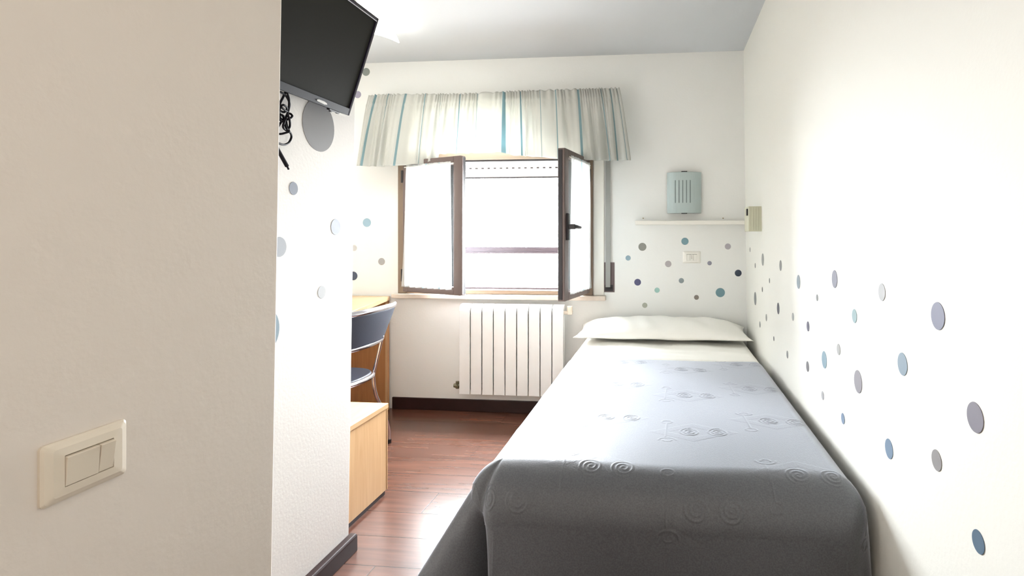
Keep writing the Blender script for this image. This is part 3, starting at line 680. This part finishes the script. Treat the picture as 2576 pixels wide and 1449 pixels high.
def spiral_h(x, y, cx, cy, R=0.033, turns=2.6):
    dx = x-cx; dy = y-cy; r = np.hypot(dx, dy); a = np.arctan2(dy, dx)
    p = R/turns; f = ((r/p) - a/(2*PI)) % 1.0; d = np.minimum(f, 1-f)*p
    h = np.exp(-(d/0.0021)**2); return h*(r < R*1.06)*(r > p*0.25)
def seg_h(x, y, ax, ay, bx, by, w=0.0022):
    vx, vy = bx-ax, by-ay; L2 = vx*vx+vy*vy; t = np.clip(((x-ax)*vx+(y-ay)*vy)/L2, 0, 1)
    d = np.hypot(x-ax-t*vx, y-ay-t*vy); return np.exp(-(d/w)**2)
def motif(X, Y):
    H = np.zeros_like(X); PX, PY = 0.60, 0.56
    x_ref = -0.205; y_ref = 1.565       # spirals on the bed's front edge
    cells = []
    PX = 0.57
    for half, ry in ((0, 1.17), (1, 1.45), (0, 1.562), (1, 1.853), (0, 1.99), (1, 2.28), (0, 2.42), (1, 2.71), (0, 2.85)):
        for c_ in range(-3, 4): cells.append((x_ref + c_*PX + (PX*0.51 if half else 0), ry, -1 if half else 1))
    for cx, cy, fl in cells:
        if cx < X.min()-0.3 or cx > X.max()+0.3 or cy < Y.min()-0.3 or cy > Y.max()+0.3: continue
        m = (np.abs(X-cx) < 0.24) & (np.abs(Y-cy) < 0.17)
        if not m.any(): continue
        x = X[m]; y = cy + fl*(Y[m]-cy); h = np.zeros_like(x)
        s = np.zeros_like(x)
        for k, sc in ((0.0, 1), (0.092, 1)): s = np.maximum(s, spiral_h(x, y, cx+k, cy, 0.034*sc))
        # stem with a small bowl flower
        sx = cx-0.075
        st = seg_h(x, y, sx, cy-0.085, sx-0.006, cy+0.045); 
        bx_ = x-sx; by_ = y-(cy+0.075); rr = np.hypot(bx_, by_*1.4)
        st = np.maximum(st, np.exp(-((rr-0.028)/0.0022)**2)*(by_ < 0.004)); st = np.maximum(st, np.exp(-((rr-0.014)/0.002)**2)*(by_ > -0.004))
        st = np.maximum(st, np.exp(-((np.hypot(bx_, (y-cy+0.10)*1.3)-0.018)/0.0022)**2)*(y > cy-0.12))
        # hatched diamonds behind
        dm = np.maximum(0, 1-(np.abs(x-cx-0.01)/0.15+np.abs(y-cy)/0.085)); 
        hatch = 0.5+0.5*np.cos((x*np.sign(x-cx-0.01)+y)*2*PI/0.0078)
        dd = np.abs(x-cx-0.01)/0.15+np.abs(y-cy)/0.085
        hm = ((dd > 0.55) & (dd < 0.98))*1.0
        free = 1-np.clip(np.maximum(s, st)*3, 0, 1)
        near = (np.hypot(x-cx, y-cy) > 0.038)*(np.hypot(x-cx-0.092, y-cy) > 0.038)
        h = 0.0021*s + 0.0016*st + 0.0009*hatch*hm*free*near
        H[m] = np.maximum(H[m], h)
    return H

def blanket():
    DR = 0.44; step = 0.0026
    xs = np.arange(BX0-DR+0.05, BX1+DR-0.05+1e-6, step); ys = np.arange(1.46-DR, 2.925+1e-6, step)
    X, Y = np.meshgrid(xs, ys)
    bx, by, sx, th, hor, dz, down, m, o = cover(X, Y, None, y_foot=BY0)
    # outward offset of the skirt: gentle flare and folds growing with the drop
    d = down
    left = sx < 0
    # continuous perimeter coordinate
    per_l = np.where(th > 0, 0, by - BY0)
    fold = np.zeros_like(d)
    side = (th <= 1e-6)
    fold += np.where(side, 0.02*np.sin((by)*2*PI/0.55+1)*np.minimum(1, d/0.2), 0)*np.where(left, 1, 0.25)*np.clip((by-(BY0+0.13))/0.25, 0, 1)
    fold += np.where(side & left, 0.62*math.exp(-(0.30/0.22)**2)*(d+0.035*np.minimum(1, o/0.1))*np.exp(-(by-(BY0+0.13))/0.22), 0)
    front = (th >= PI/2-1e-6)
    u = (bx-BX0)/(BX1-BX0)
    fr = 0.010*np.sin(u*2*PI*1.6+0.6) + 0.012*np.exp(-((u-0.16)/0.05)**2) + 0.008*np.exp(-((u-0.80)/0.05)**2)
    fold += np.where(front, fr*np.minimum(1, d/0.25), 0)
    # left corner: a big lobe towards the side, then a tuck, then the front panel
    tq = th/(PI/2)
    lobe = 0.62*np.exp(-((tq-0.30)/0.22)**2) - 0.60*np.exp(-((tq-0.74)/0.13)**2)
    lobe = lobe*(tq < 1)
    fl = np.where(m & left, lobe*(d+0.035*np.minimum(1, o/0.1)), 0)
    # taper so the corner joins the sides smoothly
    fold += fl
    fold += np.where(m & ~left, (0.10*np.exp(-((tq-0.45)/0.3)**2)-0.05*np.exp(-((tq-0.8)/0.12)**2))*d*np.sin(np.clip(tq, 0, 1)*PI)**0.5, 0)
    base_fl = np.where(left | front, 0.05, 0.0)*d
    out = hor + base_fl + fold
    px = bx + sx*np.cos(th)*out; py = by - np.sin(th)*out
    # squared-off corners in plan
    ex2 = np.abs(np.cos(th)); ey2 = np.abs(np.sin(th)); k = (1/np.maximum(np.maximum(ex2, ey2), 1e-6)-1)*0.15
    px += np.where(m, sx*np.cos(th)*hor*k, 0); py -= np.where(m, np.sin(th)*hor*k, 0)
    pz = BZ - dz - down*0.985
    # soft undulation of the top
    top = np.exp(-(o/0.03)**2)
    pz += top*(0.0022*np.sin(X*9+Y*3)+0.0018*np.sin(X*4-Y*7+1)) - 0.006*np.clip((Y-1.5)/1.4, 0, 1)*0
    # fall off the head edge onto the sheet
    e = np.clip((Y-(2.925-0.012))/0.012, 0, 1); pz -= 0.006*e*e
    px = np.minimum(px, XR-0.012 - pz*0.0107 - 0.0)
    V = np.stack([px, py, pz], -1)
    # emboss along the normals
    du = np.gradient(V, axis=1); dv = np.gradient(V, axis=0); N = np.cross(du, dv); N /= np.maximum(np.linalg.norm(N, axis=-1, keepdims=True), 1e-9)
    N *= np.where((N[..., 2:3] < 0) & (o[..., None] <= 0.02), -1, 1)
    V = V + N*motif(X, Y)[..., None]*np.where(Y < 1.5, 0.95, 0.62)[..., None]
    o_ = gridmesh('blanket', V, M_blanket)
    tag(o_, 'grey blanket with embossed spirals draped over the bed and its foot', 'blanket')
blanket()

def sheet():
    step = 0.012; xs = np.arange(BX0-0.24, BX1+0.10+1e-6, step); ys = np.arange(2.80, BY1+1e-6, step)
    X, Y = np.meshgrid(xs, ys); bx, by, sx, th, hor, dz, down, m, o = cover(X, Y, None, None)
    out = hor + 0.03*down*np.where(sx < 0, 1, 0) + 0.006*np.sin(Y*21)*np.minimum(1, down/0.1)
    px = bx+sx*out; pz = BZ-0.008-dz-down
    top = np.exp(-(o/0.04)**2)
    f = np.clip((Y-2.90)/0.02, 0, 1); pz += 0.004*f*top*0
    pz += top*(0.003*np.sin(X*14+Y*9)*np.clip((Y-2.95)/0.2, 0, 1)+0.002*np.sin(Y*40+X*6)*np.clip((Y-3.0)/0.1, 0, 1))
    # turned-down fold
    pz += 0.007*top*np.clip((Y-2.93)/0.01, 0, 1)*np.clip((3.18-Y)/0.03, 0, 1)
    px = np.minimum(px, XR-0.016-pz*0.0107)
    o_ = gridmesh('bed_sheet', np.stack([px, Y, pz], -1), M_mint)
    so = o_.modifiers.new('s', 'SOLIDIFY'); so.thickness = 0.003; so.offset = -1
    tag(o_, 'cream white sheet turned down between the blanket and the pillow', 'sheet')
sheet()
def pillow():
    n = 80; mz = 50; V = []; hx, hy = 0.535, 0.195; cx, cy = -0.012, 3.53
    def half(sg):
        G = np.zeros((mz, n, 3))
        for i in range(mz):
            for j in range(n):
                a = -1+2*j/(n-1); b = -1+2*i/(mz-1)
                k = 1-0.045*(1-b*b)*0-0.05*(1-(b*b))*abs(a)**6; kk = 1-0.10*(1-a*a)*0
                x = hx*a*(1-0.05*(1-abs(b)**2)*abs(a)**3); y = hy*b*(1-0.10*(1-abs(a)**2)*abs(b)**3)
                th = ((1-abs(a)**3.0)*(1-abs(b)**2.2))**0.55 if abs(a) < 1 and abs(b) < 1 else 0
                z = sg*(0.062 if sg > 0 else 0.030)*th*(1 if sg < 0 else 1)
                z += 0.004*math.sin(a*9+b*4)*th + 0.003*math.sin(a*23+3*b)*th*(sg > 0)
                up = 0.048*(0.5+0.5*b)**1.2*(1-0.75*abs(a)**5)       # rises against the wall
                G[i, j] = (cx+x, cy+y, 0.606+z+up + (0.014*(1-abs(a)) if False else 0) - 0.004*abs(a)**4*(b < 0))
        return G
    G1 = half(1); G2 = half(-1)
    G1[..., 0] = np.minimum(G1[..., 0], XR-0.018); G2[..., 0] = np.minimum(G2[..., 0], XR-0.018)
    bm = bmesh.new()
    A = [[bm.verts.new(G1[i, j]) for j in range(n)] for i in range(mz)]; B = [[bm.verts.new(G2[i, j]-np.array([0, 0, 0.003])) for j in range(n)] for i in range(mz)]
    for g in (A, B):
        for i in range(mz-1):
            for j in range(n-1): bm.faces.new((g[i][j], g[i][j+1], g[i+1][j+1], g[i+1][j]))
    for i in range(mz-1):
        for j in (0, n-1): bm.faces.new((A[i][j], A[i+1][j], B[i+1][j], B[i][j]))
    for j in range(n-1):
        for i in (0, mz-1): bm.faces.new((A[i][j], A[i][j+1], B[i][j+1], B[i][j]))
    o = fin('pillow', bm, M_mint, smooth=True)
    tag(o, 'wide cream white pillow lying at the head of the bed against the back wall', 'pillow')
pillow()

# ------------------------------------------------------------------ wall dots
def dot(c, n, dia, rgb, label, group):
    bm = bmesh.new(); N = 48; n = Vector(n); t = Vector((0, 0, 1)).cross(n).normalized(); z = Vector((0, 0, 1))
    A = [bm.verts.new((t*math.cos(2*PI*k/N)+z*math.sin(2*PI*k/N))*dia/2) for k in range(N)]
    B = [bm.verts.new((t*math.cos(2*PI*k/N)+z*math.sin(2*PI*k/N))*(dia/2-0.0004)+n*0.0008) for k in range(N)]
    bm.faces.new(B); bm.faces.new(A[::-1])
    for k in range(N): bm.faces.new((A[k], A[(k+1) % N], B[(k+1) % N], B[k]))
    o = fin('wall_dot', bm, mat('dot_%d_%d_%d' % rgb, rgb, 0.6)); o.location = c + n*0.0004
    tag(o, label, 'wall dot', group)
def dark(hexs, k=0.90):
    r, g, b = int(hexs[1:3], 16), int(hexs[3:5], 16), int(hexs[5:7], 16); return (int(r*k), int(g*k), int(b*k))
GB = 'round dots stuck on the back wall'; GR = 'round dots stuck on the right wall'; GP = 'round dots stuck on the partition wall'
BACK = [
 (923, 560, 22, '#a4c2d4', 'light blue dot on the back wall, highest left of the window above the desk'),
 (891, 624, 15, '#d6d6d6', 'faint pale grey small dot between the partition edge and the window'),
 (960, 658, 18, '#b0b0b0', 'mid grey dot nearest the left side of the window frame'),
 (889, 694, 22, '#4c566b', 'dark slate dot above the desk, half hidden by the partition edge'),
 (921, 181, 20, '#9aa29c', 'grey-green dot on the back wall beside the television edge'),
 (900, 238, 18, '#aaa6ba', 'lilac dot low beside the television edge, left of the valance'),
 (1616, 621, 20, '#969690', 'largest grey dot under the left end of the shelf'),
 (1723, 607, 18, '#84a8b2', 'teal blue dot just above the wall socket'),
 (1831, 620, 15, '#c2bcc4', 'pale lilac dot under the right end of the shelf'),
 (1580, 649, 13, '#9db8c6', 'small light blue dot nearest the strap box beside the window'),
 (1681, 664, 16, '#c2bcbe', 'pale pinkish grey dot just left of the wall socket'),
 (1785, 662, 11, '#9a9aa8', 'tiny grey violet dot just right of the wall socket'),
 (1604, 710, 17, '#55567c', 'dark purple navy dot between the strap box and the mint dot'),
 (1857, 687, 17, '#333f52', 'near-black blue dot beside the right corner of the room'),
 (1714, 706, 13, '#9aa6a8', 'small grey dot below the wall socket'),
 (1653, 730, 13, '#a6d0c8', 'small mint green dot on the back wall'),
 (1752, 748, 12, '#989088', 'small warm grey dot close above the pillow, left of the big teal dot'),
 (1812, 736, 23, '#7ca2ac', 'largest teal dot above the right half of the pillow'),
 (1622, 768, 13, '#c4c8ba', 'pale greenish grey dot lowest above the left end of the pillow')]
RIGHT = [
 (1887, 628, 12, '#d2d6d4', 'faint tiny dot directly under the ribbed box on the right wall'),
 (1919, 653, 31, '#c6cac8', 'tall-looking pale grey dot, highest of the dots near the corner'),
 (1900, 668, 13, '#b2b4b4', 'tiny grey dot left of and below the tall pale one near the corner'),
 (1964, 668, 27, '#c0c2c2', 'pale grey dot level with and right of the highest corner dots'),
 (1936, 706, 13, '#b8bab8', 'tiny light grey dot in the middle of the corner cluster'),
 (1918, 728, 13, '#a6a8a8', 'tiny grey dot right of the top of the long grey corner dot'),
 (1900, 751, 33, '#aeb4b6', 'long grey dot closest to the corner at mid height'),
 (2009, 709, 35, '#b0c0ca', 'pale blue-grey dot left of the upper violet-grey dot'),
 (2100, 702, 45, '#868498', 'large violet-grey dot, highest of the big dots on the right wall'),
 (2056, 749, 17, '#9c9e9e', 'tiny grey dot between the pale blue and the large violet-grey dots'),
 (2219, 735, 44, '#cccccc', 'big faint light grey dot right of the highest violet-grey dot'),
 (1958, 776, 29, '#868690', 'dark grey dot standing above the pillow corner'),
 (1928, 799, 18, '#d2d4d2', 'very faint dot low between the corner and the dark grey dot'),
 (1912, 816, 16, '#bcbebe', 'small light grey dot just above the pillow tip'),
 (1995, 797, 20, '#cacccc', 'faint grey dot right of the dark grey dot above the pillow corner'),
 (2150, 795, 35, '#9cbec2', 'pale teal dot below and right of the large violet-grey dot'),
 (2033, 821, 25, '#74708a', 'small dark violet dot in the middle of the right wall cluster'),
 (1947, 852, 12, '#8e9090', 'tiny dark dot right beside the pillow tip'),
 (1981, 892, 19, '#c2c4c4', 'pale grey small dot just above the sheet beside the bed'),
 (2110, 879, 28, '#c8c8c6', 'faint grey dot to the right of the light blue one'),
 (2032, 922, 26, '#96949a', 'grey dot low over the blanket, left of the light blue one'),
 (2074, 905, 43, '#9abccc', 'light blue dot over the far half of the blanket'),
 (2159, 960, 57, '#aca6b0', 'large greyish lilac dot above the middle of the blanket'),
 (2360, 795, 70, '#8486a4', 'very large blue-violet dot, highest on the near part of the right wall'),
 (2271, 916, 57, '#9ab4c6', 'large light blue dot between the lilac and the very large blue-violet dots'),
 (2454, 1050, 76, '#9e98a8', 'very large greyish purple dot, nearest of the purple dots'),
 (2070, 995, 22, '#c6c6c8', 'faint small dot just above the blanket edge'),
 (2121, 1053, 27, '#92aaca', 'small periwinkle blue dot close above the blanket edge'),
 (2237, 1129, 49, '#8caaca', 'bright blue dot above the foot corner of the bed'),
 (2357, 1158, 52, '#b6b2b2', 'light grey dot to the right of the bright blue one'),
 (2462, 1363, 57, '#7090ac', 'steel blue dot lowest on the right wall')]
PART = [
 (802, 316, 130, '#9c9898', 'huge grey dot on the partition, right under the television'),
 (738, 474, 33, '#7d8799', 'slate blue dot below the dangling cable'),
 (844, 571, 40, '#a8aebe', 'light blue-grey dot nearest the far edge of the partition'),
 (703, 621, 50, '#b8bcc2', 'large pale grey dot beside the entry wall edge'),
 (809, 735, 32, '#d8d8d8', 'faint whitish grey dot low on the partition'),
 (661, 833, 120, '#9cb8c6', 'huge light blue dot half hidden by the entry wall edge')]
for u, v, h, c, l in BACK:
    p = onY(u, v, YB); dot(p, (0, -1, 0), h*dep(p)/F, dark(c), l, GB)
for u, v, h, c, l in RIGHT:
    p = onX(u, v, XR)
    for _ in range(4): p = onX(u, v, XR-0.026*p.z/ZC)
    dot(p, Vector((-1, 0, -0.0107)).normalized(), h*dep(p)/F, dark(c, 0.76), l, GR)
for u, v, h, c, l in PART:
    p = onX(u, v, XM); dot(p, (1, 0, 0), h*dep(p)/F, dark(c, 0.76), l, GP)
